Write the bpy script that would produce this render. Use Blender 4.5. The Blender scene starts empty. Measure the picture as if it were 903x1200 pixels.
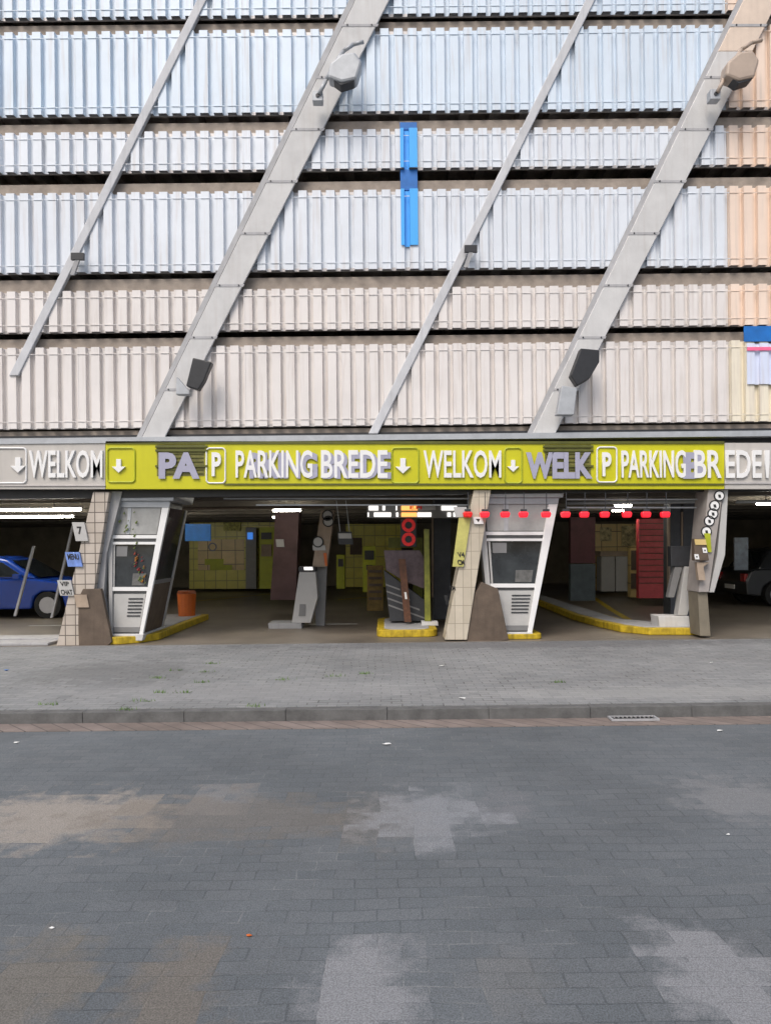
import bpy, bmesh, math, random
from mathutils import Vector, Matrix
random.seed(7)
S = bpy.context.scene
R = math.radians
ROLL = 0.6
F = 867.0
EYE = 1.6
HOR = 640.0
# ---------------------------------------------------------------- camera
cd = bpy.data.cameras.new('camera'); cam = bpy.data.objects.new('camera', cd)
S.collection.objects.link(cam); S.camera = cam
cd.sensor_fit = 'VERTICAL'; cd.sensor_height = 36; cd.sensor_width = 27
cd.lens = 36 * F / 1200; cd.shift_y = 40 / 1200
cd.clip_start = 0.05; cd.clip_end = 600
cam.location = (0, 0, EYE); cam.rotation_euler = (R(90), R(ROLL), 0)
# ---------------------------------------------------------------- sky + sun
SUN_EL, SUN_AZ = 50, 205          # behind the viewer, veiled by cloud
w = bpy.data.worlds.new('World'); S.world = w; w.use_nodes = True
nt = w.node_tree; bg = nt.nodes['Background']
sky = nt.nodes.new('ShaderNodeTexSky'); sky.sky_type = 'NISHITA'; sky.sun_disc = False
sky.sun_elevation = R(SUN_EL); sky.sun_rotation = R(SUN_AZ)
sky.air_density = 1.0; sky.dust_density = 4.0; sky.ozone_density = 1.0
nt.links.new(sky.outputs[0], bg.inputs[0]); bg.inputs[1].default_value = 0.12
sl = bpy.data.lights.new('sun', 'SUN'); sl.energy = 1.3; sl.angle = R(28); sl.color = (1, .965, .92)
so = bpy.data.objects.new('sun', sl); S.collection.objects.link(so)
d = Vector((math.sin(R(SUN_AZ)) * math.cos(R(SUN_EL)), math.cos(R(SUN_AZ)) * math.cos(R(SUN_EL)), math.sin(R(SUN_EL))))
so.rotation_euler = d.to_track_quat('Z', 'Y').to_euler()
S.view_settings.view_transform = 'Standard'; S.view_settings.look = 'None'
S.view_settings.exposure = 0.42; S.view_settings.gamma = 1

# ---------------------------------------------------------------- helpers
SH = 0.0        # extra slant of the entrance furniture
def W(x, y, Y):
    x = x + SH*(y-665)
    a = R(ROLL); xp = x - 451.5; vp = HOR - y
    u = math.cos(a) * xp + math.sin(a) * vp
    v = -math.sin(a) * xp + math.cos(a) * vp
    return (u / F * Y, EYE + v / F * Y)
def ZY(y, Y=12.4): return EYE + (HOR - y) / F * Y
def XX(x, Y=12.4): return (x - 451.5) / F * Y

class MB:
    def __init__(s): s.bm = bmesh.new()
    def box(s, x0, x1, y0, y1, z0, z1):
        v = [s.bm.verts.new(p) for p in ((x0,y0,z0),(x1,y0,z0),(x1,y1,z0),(x0,y1,z0),(x0,y0,z1),(x1,y0,z1),(x1,y1,z1),(x0,y1,z1))]
        for f in ((0,3,2,1),(4,5,6,7),(0,1,5,4),(1,2,6,5),(2,3,7,6),(3,0,4,7)):
            s.bm.faces.new([v[i] for i in f])
        return s
    def prism(s, pts, Y, d):
        """pts: outline of the front face (x, y picture units at depth Y), extruded straight back by d metres"""
        f = [W(x, y, Y) for x, y in pts]
        a = [s.bm.verts.new((p[0], Y, p[1])) for p in f]
        b = [s.bm.verts.new((p[0], Y + d, p[1])) for p in f]
        n = len(a)
        s.bm.faces.new(a); s.bm.faces.new(b[::-1])
        for i in range(n): s.bm.faces.new((a[i], b[i], b[(i+1) % n], a[(i+1) % n]))
        return s
    def rect(s, x0, x1, y0, y1, Y, d): return s.prism([(x0,y0),(x0,y1),(x1,y1),(x1,y0)], Y, d)
    def lean(s, xt, xb, wt, wb, y0, y1, Y, d):
        """leaning quad: left edge xt at top y0, xb at bottom y1"""
        return s.prism([(xt,y0),(xb,y1),(xb+wb,y1),(xt+wt,y0)], Y, d)
    def cyl(s, a, b, r, n=12, r2=None):
        a = Vector(a); b = Vector(b); r2 = r if r2 is None else r2
        q = (b - a).to_track_quat('Z', 'Y')
        A = [s.bm.verts.new(a + q @ Vector((r*math.cos(t), r*math.sin(t), 0))) for t in [2*math.pi*i/n for i in range(n)]]
        B = [s.bm.verts.new(b + q @ Vector((r2*math.cos(t), r2*math.sin(t), 0))) for t in [2*math.pi*i/n for i in range(n)]]
        s.bm.faces.new(A[::-1]); s.bm.faces.new(B)
        for i in range(n): s.bm.faces.new((A[i], A[(i+1)%n], B[(i+1)%n], B[i]))
        return s
    def tube(s, pts, r, n=8):
        for a, b in zip(pts, pts[1:]): s.cyl(a, b, r, n)
        return s
    def ring(s, cx, cy, Y, ro, ri, d, n=28):
        c = W(cx, cy, Y); k = Y / F
        v = []
        for i in range(n):
            t = 2*math.pi*i/n; cs, sn = math.cos(t), math.sin(t)
            v.append([s.bm.verts.new((c[0]+r*k*cs, yy, c[1]+r*k*sn)) for r, yy in ((ro,Y),(ri,Y),(ri,Y+d),(ro,Y+d))])
        for i in range(n):
            a, b = v[i], v[(i+1)%n]
            for j in range(4): s.bm.faces.new((a[j], a[(j+1)%4], b[(j+1)%4], b[j]))
        return s
    def build(s, name, m, parent=None, bevel=0, smooth=False):
        bmesh.ops.recalc_face_normals(s.bm, faces=s.bm.faces)
        me = bpy.data.meshes.new(name); s.bm.to_mesh(me); s.bm.free()
        me.materials.append(m)
        o = bpy.data.objects.new(name, me); S.collection.objects.link(o)
        if parent is not None:
            o.parent = parent; o.matrix_parent_inverse = parent_world(parent).inverted()
        if smooth:
            for p in me.polygons: p.use_smooth = True
        if bevel:
            b = o.modifiers.new('bevel', 'BEVEL'); b.width = bevel; b.segments = 2; b.limit_method = 'ANGLE'
        return o
def parent_world(o):
    m = Matrix.Translation(o.location) @ o.rotation_euler.to_matrix().to_4x4()
    return m if o.parent is None else parent_world(o.parent) @ o.matrix_parent_inverse @ m if False else (m if o.parent is None else Matrix.Identity(4))
def thing(name, label, cat, loc=(0,0,0), group=None):
    o = bpy.data.objects.new(name, None); S.collection.objects.link(o)
    o.location = loc; o.empty_display_size = .1
    o['label'] = label; o['category'] = cat
    if group: o['group'] = group
    return o
def tag(o, label, cat, group=None):
    o['label'] = label; o['category'] = cat
    if group: o['group'] = group
    return o
def struct(o): o['kind'] = 'structure'; return o

def mat(name, col, rough=.7, var=.12, scale=3.0, bump=0.0, metal=0.0, streak=0.0, dirt=None, emis=0.0, spec=.5, fine=40):
    m = bpy.data.materials.new(name); m.use_nodes = True
    n = m.node_tree.nodes; l = m.node_tree.links; p = n['Principled BSDF']
    p.inputs['Roughness'].default_value = rough; p.inputs['Metallic'].default_value = metal
    p.inputs['Specular IOR Level'].default_value = spec
    tc = n.new('ShaderNodeTexCoord')
    nz = n.new('ShaderNodeTexNoise'); nz.inputs['Scale'].default_value = scale; nz.inputs['Detail'].default_value = 6
    nz.inputs['Roughness'].default_value = .65
    l.new(tc.outputs['Object'], nz.inputs['Vector'])
    cr = n.new('ShaderNodeValToRGB'); e = cr.color_ramp.elements
    e[0].position = .3; e[1].position = .72
    e[0].color = (*[c*(1-var) for c in col], 1); e[1].color = (*[min(1, c*(1+var)) for c in col], 1)
    l.new(nz.outputs['Fac'], cr.inputs['Fac'])
    out = cr.outputs[0]
    if streak:
        mp = n.new('ShaderNodeMapping'); mp.inputs['Scale'].default_value = (14, 14, .9)
        l.new(tc.outputs['Object'], mp.inputs['Vector'])
        n2 = n.new('ShaderNodeTexNoise'); n2.inputs['Scale'].default_value = 1; n2.inputs['Detail'].default_value = 4
        l.new(mp.outputs[0], n2.inputs['Vector'])
        r2 = n.new('ShaderNodeValToRGB'); r2.color_ramp.elements[0].position = .52; r2.color_ramp.elements[1].position = .75
        l.new(n2.outputs['Fac'], r2.inputs['Fac'])
        mu = n.new('ShaderNodeMath'); mu.operation = 'MULTIPLY'; mu.inputs[1].default_value = streak
        l.new(r2.outputs[0], mu.inputs[0])
        mx = n.new('ShaderNodeMixRGB'); mx.inputs[2].default_value = (*(dirt or [c*.45 for c in col]), 1)
        l.new(mu.outputs[0], mx.inputs[0]); l.new(out, mx.inputs[1]); out = mx.outputs[0]
    l.new(out, p.inputs['Base Color'])
    if bump:
        n3 = n.new('ShaderNodeTexNoise'); n3.inputs['Scale'].default_value = fine; n3.inputs['Detail'].default_value = 5
        l.new(tc.outputs['Object'], n3.inputs['Vector'])
        b = n.new('ShaderNodeBump'); b.inputs['Strength'].default_value = bump; b.inputs['Distance'].default_value = .01
        l.new(n3.outputs['Fac'], b.inputs['Height']); l.new(b.outputs[0], p.inputs['Normal'])
    if emis:
        l.new(out, p.inputs['Emission Color']); p.inputs['Emission Strength'].default_value = emis
    return m

def tile_mat(name, col, joint, w_, h_, mortar=.006, rough=.35, var=.1):
    m = mat(name, col, rough, var)
    n = m.node_tree.nodes; l = m.node_tree.links; p = n['Principled BSDF']
    tc = n['Texture Coordinate']
    mp = n.new('ShaderNodeMapping'); mp.inputs['Rotation'].default_value = (R(90), 0, 0)
    # x, z of the wall become x, y of the brick pattern
    sx = n.new('ShaderNodeSeparateXYZ'); cx = n.new('ShaderNodeCombineXYZ')
    l.new(tc.outputs['Object'], sx.inputs[0])
    ad = n.new('ShaderNodeMath'); l.new(sx.outputs[0], ad.inputs[0]); l.new(sx.outputs[1], ad.inputs[1])
    l.new(ad.outputs[0], cx.inputs[0]); l.new(sx.outputs[2], cx.inputs[1])
    br = n.new('ShaderNodeTexBrick'); br.offset = 0; br.inputs['Scale'].default_value = 1
    br.inputs['Brick Width'].default_value = w_; br.inputs['Row Height'].default_value = h_
    br.inputs['Mortar Size'].default_value = mortar; br.inputs['Mortar'].default_value = (*joint, 1)
    l.new(cx.outputs[0], br.inputs['Vector'])
    src = p.inputs['Base Color'].links[0].from_socket
    l.new(src, br.inputs['Color1']); 
    g = n.new('ShaderNodeMixRGB'); g.blend_type = 'MULTIPLY'; g.inputs[0].default_value = 1; g.inputs[2].default_value = (.86, .85, .83, 1)
    l.new(src, g.inputs[1]); l.new(g.outputs[0], br.inputs['Color2'])
    l.new(br.outputs['Color'], p.inputs['Base Color'])
    return m

def paving(name, c1, c2, joint, bw, rh, stains, mortar=.006, jvar=.5):
    m = bpy.data.materials.new(name); m.use_nodes = True
    n = m.node_tree.nodes; l = m.node_tree.links; p = n['Principled BSDF']
    p.inputs['Roughness'].default_value = .82; p.inputs['Specular IOR Level'].default_value = .35
    tc = n.new('ShaderNodeTexCoord')
    wob = n.new('ShaderNodeTexNoise'); wob.inputs['Scale'].default_value = .9; wob.inputs['Detail'].default_value = 3
    l.new(tc.outputs['Object'], wob.inputs['Vector'])
    sc = n.new('ShaderNodeVectorMath'); sc.operation = 'SCALE'; sc.inputs['Scale'].default_value = .12
    l.new(wob.outputs['Color'], sc.inputs[0])
    add = n.new('ShaderNodeVectorMath'); l.new(tc.outputs['Object'], add.inputs[0]); l.new(sc.outputs[0], add.inputs[1])
    br = n.new('ShaderNodeTexBrick'); br.inputs['Scale'].default_value = 1; br.inputs['Brick Width'].default_value = bw
    br.inputs['Row Height'].default_value = rh; br.inputs['Mortar Size'].default_value = mortar
    br.inputs['Mortar Smooth'].default_value = .3; br.inputs['Bias'].default_value = 0
    br.inputs['Color1'].default_value = (*c1, 1); br.inputs['Color2'].default_value = (*c2, 1); br.inputs['Mortar'].default_value = (*joint, 1)
    l.new(add.outputs[0], br.inputs['Vector'])
    # the joints come and go: sand-filled here, open there
    jn = n.new('ShaderNodeTexNoise'); jn.inputs['Scale'].default_value = 3.2; jn.inputs['Detail'].default_value = 5
    l.new(tc.outputs['Object'], jn.inputs['Vector'])
    jr = n.new('ShaderNodeValToRGB'); jr.color_ramp.elements[0].position = .5; jr.color_ramp.elements[1].position = .66
    l.new(jn.outputs['Fac'], jr.inputs[0])
    jm = n.new('ShaderNodeMixRGB'); jm.inputs[1].default_value = (*[a*.84 for a in c1], 1); jm.inputs[2].default_value = (*joint, 1)
    l.new(jr.outputs[0], jm.inputs[0]); l.new(jm.outputs[0], br.inputs['Mortar'])
    # speckle
    sp = n.new('ShaderNodeTexNoise'); sp.inputs['Scale'].default_value = 160; sp.inputs['Detail'].default_value = 3
    l.new(tc.outputs['Object'], sp.inputs['Vector'])
    spr = n.new('ShaderNodeMapRange'); spr.inputs[1].default_value = .3; spr.inputs[2].default_value = .7; spr.inputs[3].default_value = .62; spr.inputs[4].default_value = 1.38
    l.new(sp.outputs['Fac'], spr.inputs[0])
    m1 = n.new('ShaderNodeVectorMath'); m1.operation = 'SCALE'; l.new(br.outputs['Color'], m1.inputs[0]); l.new(spr.outputs[0], m1.inputs['Scale'])
    # broad wear
    bn = n.new('ShaderNodeTexNoise'); bn.inputs['Scale'].default_value = .55; bn.inputs['Detail'].default_value = 7; bn.inputs['Roughness'].default_value = .6
    l.new(tc.outputs['Object'], bn.inputs['Vector'])
    bnr = n.new('ShaderNodeMapRange'); bnr.inputs[1].default_value = .3; bnr.inputs[2].default_value = .7; bnr.inputs[3].default_value = .8; bnr.inputs[4].default_value = 1.2
    l.new(bn.outputs['Fac'], bnr.inputs[0])
    m2 = n.new('ShaderNodeVectorMath'); m2.operation = 'SCALE'; l.new(m1.outputs[0], m2.inputs[0]); l.new(bnr.outputs[0], m2.inputs['Scale'])
    out = m2.outputs[0]
    dn = n.new('ShaderNodeTexNoise'); dn.inputs['Scale'].default_value = 5; dn.inputs['Detail'].default_value = 8; dn.inputs['Roughness'].default_value = .7
    l.new(tc.outputs['Object'], dn.inputs['Vector'])
    snp = n.new('ShaderNodeVectorMath'); snp.operation = 'SNAP'; snp.inputs[1].default_value = (bw, rh*2, 1); l.new(add.outputs[0], snp.inputs[0])
    mixv = n.new('ShaderNodeMixRGB'); mixv.inputs[0].default_value = .5
    l.new(tc.outputs['Object'], mixv.inputs[1]); l.new(snp.outputs[0], mixv.inputs[2])
    l.new(mixv.outputs[0], dn.inputs['Vector'])
    for (cx, cy, rx, ry, col, st) in stains:
        sub = n.new('ShaderNodeVectorMath'); sub.operation = 'SUBTRACT'; sub.inputs[1].default_value = (cx, cy, 0)
        l.new(mixv.outputs[0], sub.inputs[0])
        mul = n.new('ShaderNodeVectorMath'); mul.operation = 'MULTIPLY'; mul.inputs[1].default_value = (1/rx, 1/ry, 0)
        l.new(sub.outputs[0], mul.inputs[0])
        ln = n.new('ShaderNodeVectorMath'); ln.operation = 'LENGTH'; l.new(mul.outputs[0], ln.inputs[0])
        a = n.new('ShaderNodeMath'); a.operation = 'MULTIPLY_ADD'; a.inputs[1].default_value = 3.2; l.new(dn.outputs['Fac'], a.inputs[0]); l.new(ln.outputs['Value'], a.inputs[2])
        mr = n.new('ShaderNodeMapRange'); mr.inputs[1].default_value = 2.75; mr.inputs[2].default_value = 2.2; mr.inputs[3].default_value = 0; mr.inputs[4].default_value = st
        l.new(a.outputs[0], mr.inputs[0])
        cs = n.new('ShaderNodeVectorMath'); cs.operation = 'SCALE'; cs.inputs[0].default_value = col; l.new(spr.outputs[0], cs.inputs['Scale'])
        mx = n.new('ShaderNodeMixRGB'); l.new(mr.outputs[0], mx.inputs[0]); l.new(out, mx.inputs[1]); l.new(cs.outputs[0], mx.inputs[2])
        out = mx.outputs[0]
    l.new(out, p.inputs['Base Color'])
    h = n.new('ShaderNodeMath'); h.operation = 'MULTIPLY_ADD'; h.inputs[1].default_value = -1; l.new(br.outputs['Fac'], h.inputs[0])
    h2 = n.new('ShaderNodeMath'); h2.operation = 'MULTIPLY'; h2.inputs[1].default_value = .5; l.new(sp.outputs['Fac'], h2.inputs[0]); l.new(h2.outputs[0], h.inputs[2])
    b = n.new('ShaderNodeBump'); b.inputs['Strength'].default_value = .5; b.inputs['Distance'].default_value = .004
    l.new(h.outputs[0], b.inputs['Height']); l.new(b.outputs[0], p.inputs['Normal'])
    return m

def text(s, x0, x1, y0, y1, Y, d, m, parent, name='lettering', bold=.03, k=0.0):
    cu = bpy.data.curves.new('t', 'FONT'); cu.body = s; cu.size = 1; cu.extrude = .5; cu.offset = bold; cu.resolution_u = 3
    o = bpy.data.objects.new('t', cu); S.collection.objects.link(o)
    bpy.context.view_layer.update()
    me = bpy.data.meshes.new_from_object(o.evaluated_get(bpy.context.evaluated_depsgraph_get()))
    bpy.data.objects.remove(o)
    xs = [v.co.x for v in me.vertices]; ys = [v.co.y for v in me.vertices]
    a, b, c, e = min(xs), max(xs), min(ys), max(ys)
    for v in me.vertices:
        fx = (v.co.x-a)/(b-a); fy = (v.co.y-c)/(e-c)
        yy = y1 + (y0-y1)*fy
        xx = x0 + (x1-x0)*fx + k*(y1-yy)
        X, Z = W(xx, yy, Y)
        v.co = (X, Y + d*(.5 - v.co.z), Z)
    me.name = name; me.materials.clear(); me.materials.append(m)
    me.update()
    q = bpy.data.objects.new(name, me); S.collection.objects.link(q)
    q.parent = parent; q.matrix_parent_inverse = parent_world(parent).inverted()
    return q

# ---------------------------------------------------------------- materials
M = {}
M['road'] = paving('road_clinkers', (.108,.121,.131), (.126,.137,.146), (.165,.175,.18), .215, .105, [
    (-2.15,4.75,.75,.5,(.30,.27,.235),.85), (-1.2,5.0,.25,.35,(.22,.215,.21),.6), (.75,4.9,.16,.35,(.18,.18,.19),.35), (1.3,2.9,.28,.42,(.24,.245,.255),.8), (-1.05,4.7,.95,.45,(.155,.135,.112),.5), (-.05,4.65,.28,.5,(.15,.125,.095),.35),
    (.2,4.7,.42,.5,(.24,.25,.265),.7), (2.35,4.95,.45,.42,(.2,.205,.21),.7),
    (-1.45,2.9,.25,.42,(.17,.15,.12),.6), (-.88,2.85,.2,.42,(.17,.145,.115),.6), (-.14,2.82,.22,.42,(.24,.245,.255),.8),
    (.42,2.9,.2,.25,(.18,.175,.165),.3), (.1,2.3,.1,.1,(.17,.155,.13),.35)], .005)
M['walk'] = paving('pavement_clinkers', (.205,.212,.215), (.255,.258,.257), (.07,.07,.065), .21, .105,
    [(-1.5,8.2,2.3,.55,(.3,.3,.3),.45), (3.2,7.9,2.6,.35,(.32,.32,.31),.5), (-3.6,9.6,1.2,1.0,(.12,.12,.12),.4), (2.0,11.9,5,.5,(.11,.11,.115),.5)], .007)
M['floor'] = mat('oily_concrete_floor', (.17,.145,.115), .45, .3, .7, .3)
M['kerb'] = mat('kerb_stone', (.115,.115,.113), .85, .3, 6, .5)
M['gutter'] = tile_mat('red_gutter_brick', (.22,.18,.16), (.08,.07,.065), .21, .1, .008, .8, .25)
def panelmat(n_, c): return mat(n_, c, .42, .07, 1.1, .22, 0, .42, (.47,.40,.35), fine=5)
M['p_sky'] = panelmat('sky_tinted_cladding', (.66,.755,.85))  # blue of the reflected sky put into the upper rows' colour
M['p_mid'] = panelmat('faint_sky_tint_cladding', (.71,.755,.81))  # fainter sky reflection mixed into the white of the middle rows
M['p_warm'] = panelmat('warm_tinted_cladding', (.74,.705,.68))  # lower rows, warmer because no sky reflection is painted in
M['p_peach'] = panelmat('peach_cladding', (.84,.68,.56))
M['p_cream'] = panelmat('cream_cladding', (.80,.74,.60))
M['rail'] = mat('galvanised_rail', (.55,.52,.5), .45, .12, 8, 0, .3)
M['dark_rail'] = mat('dark_steel', (.035,.037,.042), .5, .2, 8)
M['beam'] = mat('brown_steel_beam', (.32,.27,.225), .7, .3, 4, .2)
M['deck'] = mat('deck_concrete', (.56,.50,.45), .85, .25, 1.5, .3, streak=.4)
M['side'] = mat('pier_side_grey', (.42,.42,.43), .8, .15, 3, .3, streak=.3)  # darker grey carrying the pier flank's shade; plain grey on joint plates
M['thin'] = mat('thin_post_grey', (.55,.56,.58), .7, .12, 2.5, .2, streak=.3)
M['conc'] = mat('pale_pier_concrete', (.58,.58,.575), .75, .1, 2.5, .25, streak=.25, dirt=(.4,.36,.33))
M['conc_warm'] = mat('peach_pier_concrete', (.70,.58,.48), .75, .1, 2.5, .25, streak=.25, dirt=(.5,.4,.33))
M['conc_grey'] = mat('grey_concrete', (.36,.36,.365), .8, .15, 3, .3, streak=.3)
M['zinc'] = mat('zinc_grey', (.42,.44,.46), .5, .12, 6, .1, .2)
M['black'] = mat('black_metal', (.02,.021,.024), .45, .2, 10)
M['interior'] = mat('sooty_wall', (.2,.175,.13), .85, .35, 1.2, .2)
M['ceil'] = mat('sooty_ceiling', (.12,.105,.085), .85, .25, 1.5, .2)
M['yellow'] = mat('sign_yellow', (.55,.53,.006), .4, .05, 2, 0, streak=.08)
M['recess'] = mat('recess_olive', (.16,.15,.03), .5, .5, 9)
M['olive'] = mat('olive_slat', (.10,.105,.012), .5, .2, 8)
M['white'] = mat('white_paint', (.80,.80,.79), .4, .04, 5, .05)
M['lilac'] = mat('lilac_ghost_lettering', (.36,.36,.46), .5, .08, 5)
M['creamb'] = mat('cream_fascia', (.50,.475,.44), .5, .07, 2, .05, streak=.15)
M['tile'] = tile_mat('cream_tile', (.52,.46,.40), (.12,.1,.085), .17, .17, .008)
M['brown'] = mat('brown_render', (.115,.085,.062), .75, .25, 4, .3, streak=.3)
M['tan'] = mat('tan_render', (.36,.28,.21), .75, .2, 4, .3)
M['frost'] = mat('frosted_pane', (.34,.345,.34), .25, .25, 2.5, .0, spec=.8)
M['glass'] = mat('dark_booth_glass', (.035,.04,.042), .06, .5, 2.5, 0, spec=1.0)
M['lgrey'] = mat('light_grey_cabinet', (.46,.455,.44), .45, .07, 4, .05)
M['mgrey'] = mat('mid_grey_cabinet', (.2,.2,.2), .5, .1, 4)
M['olivep'] = mat('olive_paint', (.2,.21,.03), .5, .35, 9)
M['kerby'] = mat('yellow_kerb_paint', (.48,.34,.015), .65, .35, 9, .4, streak=.9)
M['yg'] = tile_mat('yellow_green_wall', (.64,.58,.09), (.3,.27,.06), .4, .4, .015)
M['ygp'] = mat('yellow_green_paint', (.42,.46,.02), .5, .15, 4)
M['ochre'] = tile_mat('ochre_wall', (.72,.54,.22), (.12,.09,.05), .5, .5, .012)
M['red'] = mat('dark_red_door', (.5,.06,.07), .5, .2, 5)
M['redcar'] = mat('red_car_paint', (.16,.012,.014), .25, .05, 5, spec=.7)
M['taill'] = mat('tail_lens', (.25,.01,.01), .2, .05, 5)
M['bluecar'] = mat('blue_car_paint', (.008,.045,.30), .25, .05, 5, spec=.7)
M['orange'] = mat('orange_plastic', (.55,.12,.015), .5, .1, 5)
M['cyan'] = mat('bright_blue_fault_colour', (.06,.42,.92), .4, .05, 1.4, streak=.08)
M['dblue'] = mat('deep_blue_board', (.01,.15,.5), .5, .2, 5)
M['tube'] = mat('lit_tube', (1,.95,.82), .5, 0, 1, emis=60)
M['litw'] = mat('lit_sign_white', (1,.96,.92), .5, 0, 1, emis=1.1)
M['lito'] = mat('lit_sign_orange', (1,.45,.12), .5, 0, 1, emis=1.1)
M['redl'] = mat('lit_red_lamp', (1,.015,.03), .4, .35, 60, emis=.6)
M['redd'] = mat('dim_red_lamp', (.7,.01,.01), .4, .3, 20, emis=.13)
M['ledb'] = mat('lit_blue_screen', (.05,.25,.85), .4, .1, 20, emis=.5)
M['pink'] = mat('pink_stripe', (.9,.16,.32), .5, .05, 5)
M['paleblue'] = panelmat('ice_blue_board', (.66,.72,.88))
M['grass'] = mat('weed_green', (.10,.20,.02), .7, .3, 20)
M['paper'] = mat('paper_litter', (.75,.75,.73), .7, .05, 5)
M['rubber'] = mat('tyre_rubber', (.015,.015,.015), .8, .1, 5)
M['carglass'] = mat('car_glass', (.02,.024,.028), .08, .1, 3, spec=1)
M['rim'] = mat('alloy', (.4,.4,.42), .3, .05, 5, metal=.8)
M['amber'] = mat('lamp_lens', (.6,.55,.5), .15, .05, 5)
M['ink'] = mat('black_ink', (.02,.02,.02), .6, .05, 5)

# ---------------------------------------------------------------- ground
KY = 7.42
g = MB(); g.box(-150, 150, -150, KY-.43, -.6, -.12); struct(g.build('road', M['road']))
g = MB(); g.box(-150, 150, KY-.43, KY-.13, -.6, -.114); struct(g.build('gutter', M['gutter']))
g = MB()
x = -14.0
while x < 14:
    g.box(x+.0015, x+.9985, KY-.13, KY, -.5, -.004 + random.uniform(-.004,.002)); x += 1
struct(g.build('kerb', M['kerb'], bevel=.006))
g = MB(); g.box(-150, -14, KY-.13, KY, -.5, -.004); g.box(14, 150, KY-.13, KY, -.5, -.004); struct(g.build('kerb', M['kerb']))
g = MB(); g.box(-150, 150, KY, 12.25, -.5, 0); struct(g.build('pavement', M['walk']))
g = MB(); g.box(-60, 60, 12.25, 40, -.5, .004); struct(g.build('floor', M['floor']))
# drain grate in the gutter
X0 = XX(712, 7.19); t = thing('drain_grate', 'dark slotted iron drain grate in the red brick gutter', 'drain', (X0+.24, 7.19, -.11))
g = MB(); g.box(X0, X0+.46, 7.125, 7.142, -.11, -.09); g.box(X0, X0+.46, 7.258, 7.275, -.11, -.09)
g.box(X0, X0+.02, 7.142, 7.258, -.11, -.09); g.box(X0+.44, X0+.46, 7.142, 7.258, -.11, -.09); g.build('frame', M['conc_grey'], t)
g = MB()
for i in range(10): g.box(X0+.03+i*.042, X0+.045+i*.042, 7.142, 7.258, -.111, -.096)
g.build('grating', M['black'], t)

# ---------------------------------------------------------------- parking building shell
bld = thing('parking_garage', 'multi-storey car park with open dark decks behind pale corrugated bands', 'building', (0, 12.6, 0))
def shell(n_, m, *boxes):
    g = MB()
    for b in boxes: g.box(*b)
    return g.build(n_, m, bld)
XL, XR = -16, 16
shell('back_wall', M['interior'], (XL, XR, 30, 30.3, .01, 2.62))
shell('side_wall', M['interior'], (XL-.3, XL, 12.6, 30.3, .01, 14), )
shell('side_wall', M['interior'], (XR, XR+.3, 12.6, 30.3, .01, 14), )
shell('upper_back_wall', M['interior'], (XL, XR, 22, 22.3, 2.95, 14))
shell('roof', M['deck'], (XL-.3, XR+.3, 12.7, 30.3, 14.0, 14.3))
shell('ceiling', M['ceil'], (XL, XR, 12.62, 30, 2.66, 2.95))
g = MB()
for i in range(9): g.box(XL, XR, 14.2+i*1.9, 14.45+i*1.9, 2.5, 2.657)
g.build('ceiling_beam', M['ceil'], bld)
for yy in (-90, 100, 290):   # deck slabs and their ribs
    z = ZY(yy)
    shell('deck_slab', M['deck'], (XL, XR, 12.72, 22, z, z+.2))
    g = MB(); x = XL+.2
    while x < XR: g.box(x, x+.16, 12.75, 22, z-.28, z-.002); x += .52
    g.build('deck_ribs', M['deck'], bld)
    shell('edge_beam', M['beam'], (XL, XR, 12.55, 12.70, z-.30, z+.25))
# lintel band above the entrance
shell('lintel', M['black'], (XL, XR, 12.45, 12.6, 2.46, ZY(506)))
shell('coping', M['zinc'], (XL, XR, 12.22, 12.445, ZY(517.5), ZY(511)))
# brown beams just behind the gaps
for (ya, yb) in ((20, 33), (137, 152), (208,222.5), (321, 337), (391,403.5), (500, 508)):
    shell('gap_beam', M['beam'], (XL, XR, 12.525, 12.545, ZY(yb), ZY(ya)))
# roller-shutter rails under the sign
for (xa, xb, y_) in ((262,560,583.5), (300,560,591), (664,830,584.5), (664,832,594)):
    g = MB(); g.rect(xa, xb, y_, y_+1.6, 12.7, .03); g.build('shutter_rail', M['zinc'], bld)

# ---------------------------------------------------------------- corrugated bands
PX = 12.4 / F
PER = 16.3 * PX
def corr(g, xa, xb, z0, z1, Y=12.40, depth=.08, shade=1):
    """trapezoid sheet from xa to xb"""
    k0 = math.floor(xa / PER) - 1
    pts = []
    k = k0
    while k*PER < xb + PER:
        b = k*PER
        for fx, dy in ((0,0),(.60,0),(.64,depth),(.96,depth)):
            pts.append((b+fx*PER, Y+dy))
        k += 1
    q = []
    for a, b in zip(pts, pts[1:]):
        if b[0] <= xa or a[0] >= xb: continue
        def cut(x): t = (x-a[0])/(b[0]-a[0]); return (x, a[1]+(b[1]-a[1])*t)
        A = a if a[0] >= xa else cut(xa); B = b if b[0] <= xb else cut(xb)
        if not q: q.append(A)
        q.append(B)
    th = .004
    rows = [(z0,0),(z1,0),(z1,th),(z0,th)]
    V = [[g.bm.verts.new((x, y+t, z)) for z, t in rows] for x, y in q]
    for a, b in zip(V, V[1:]):
        for j in range(4): g.bm.faces.new((a[j], b[j], b[(j+1)%4], a[(j+1)%4]))
    g.bm.faces.new(V[0]); g.bm.faces.new(V[-1][::-1])
    return g
XS = XX(858)                          # where the white ends and the peach begins
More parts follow.
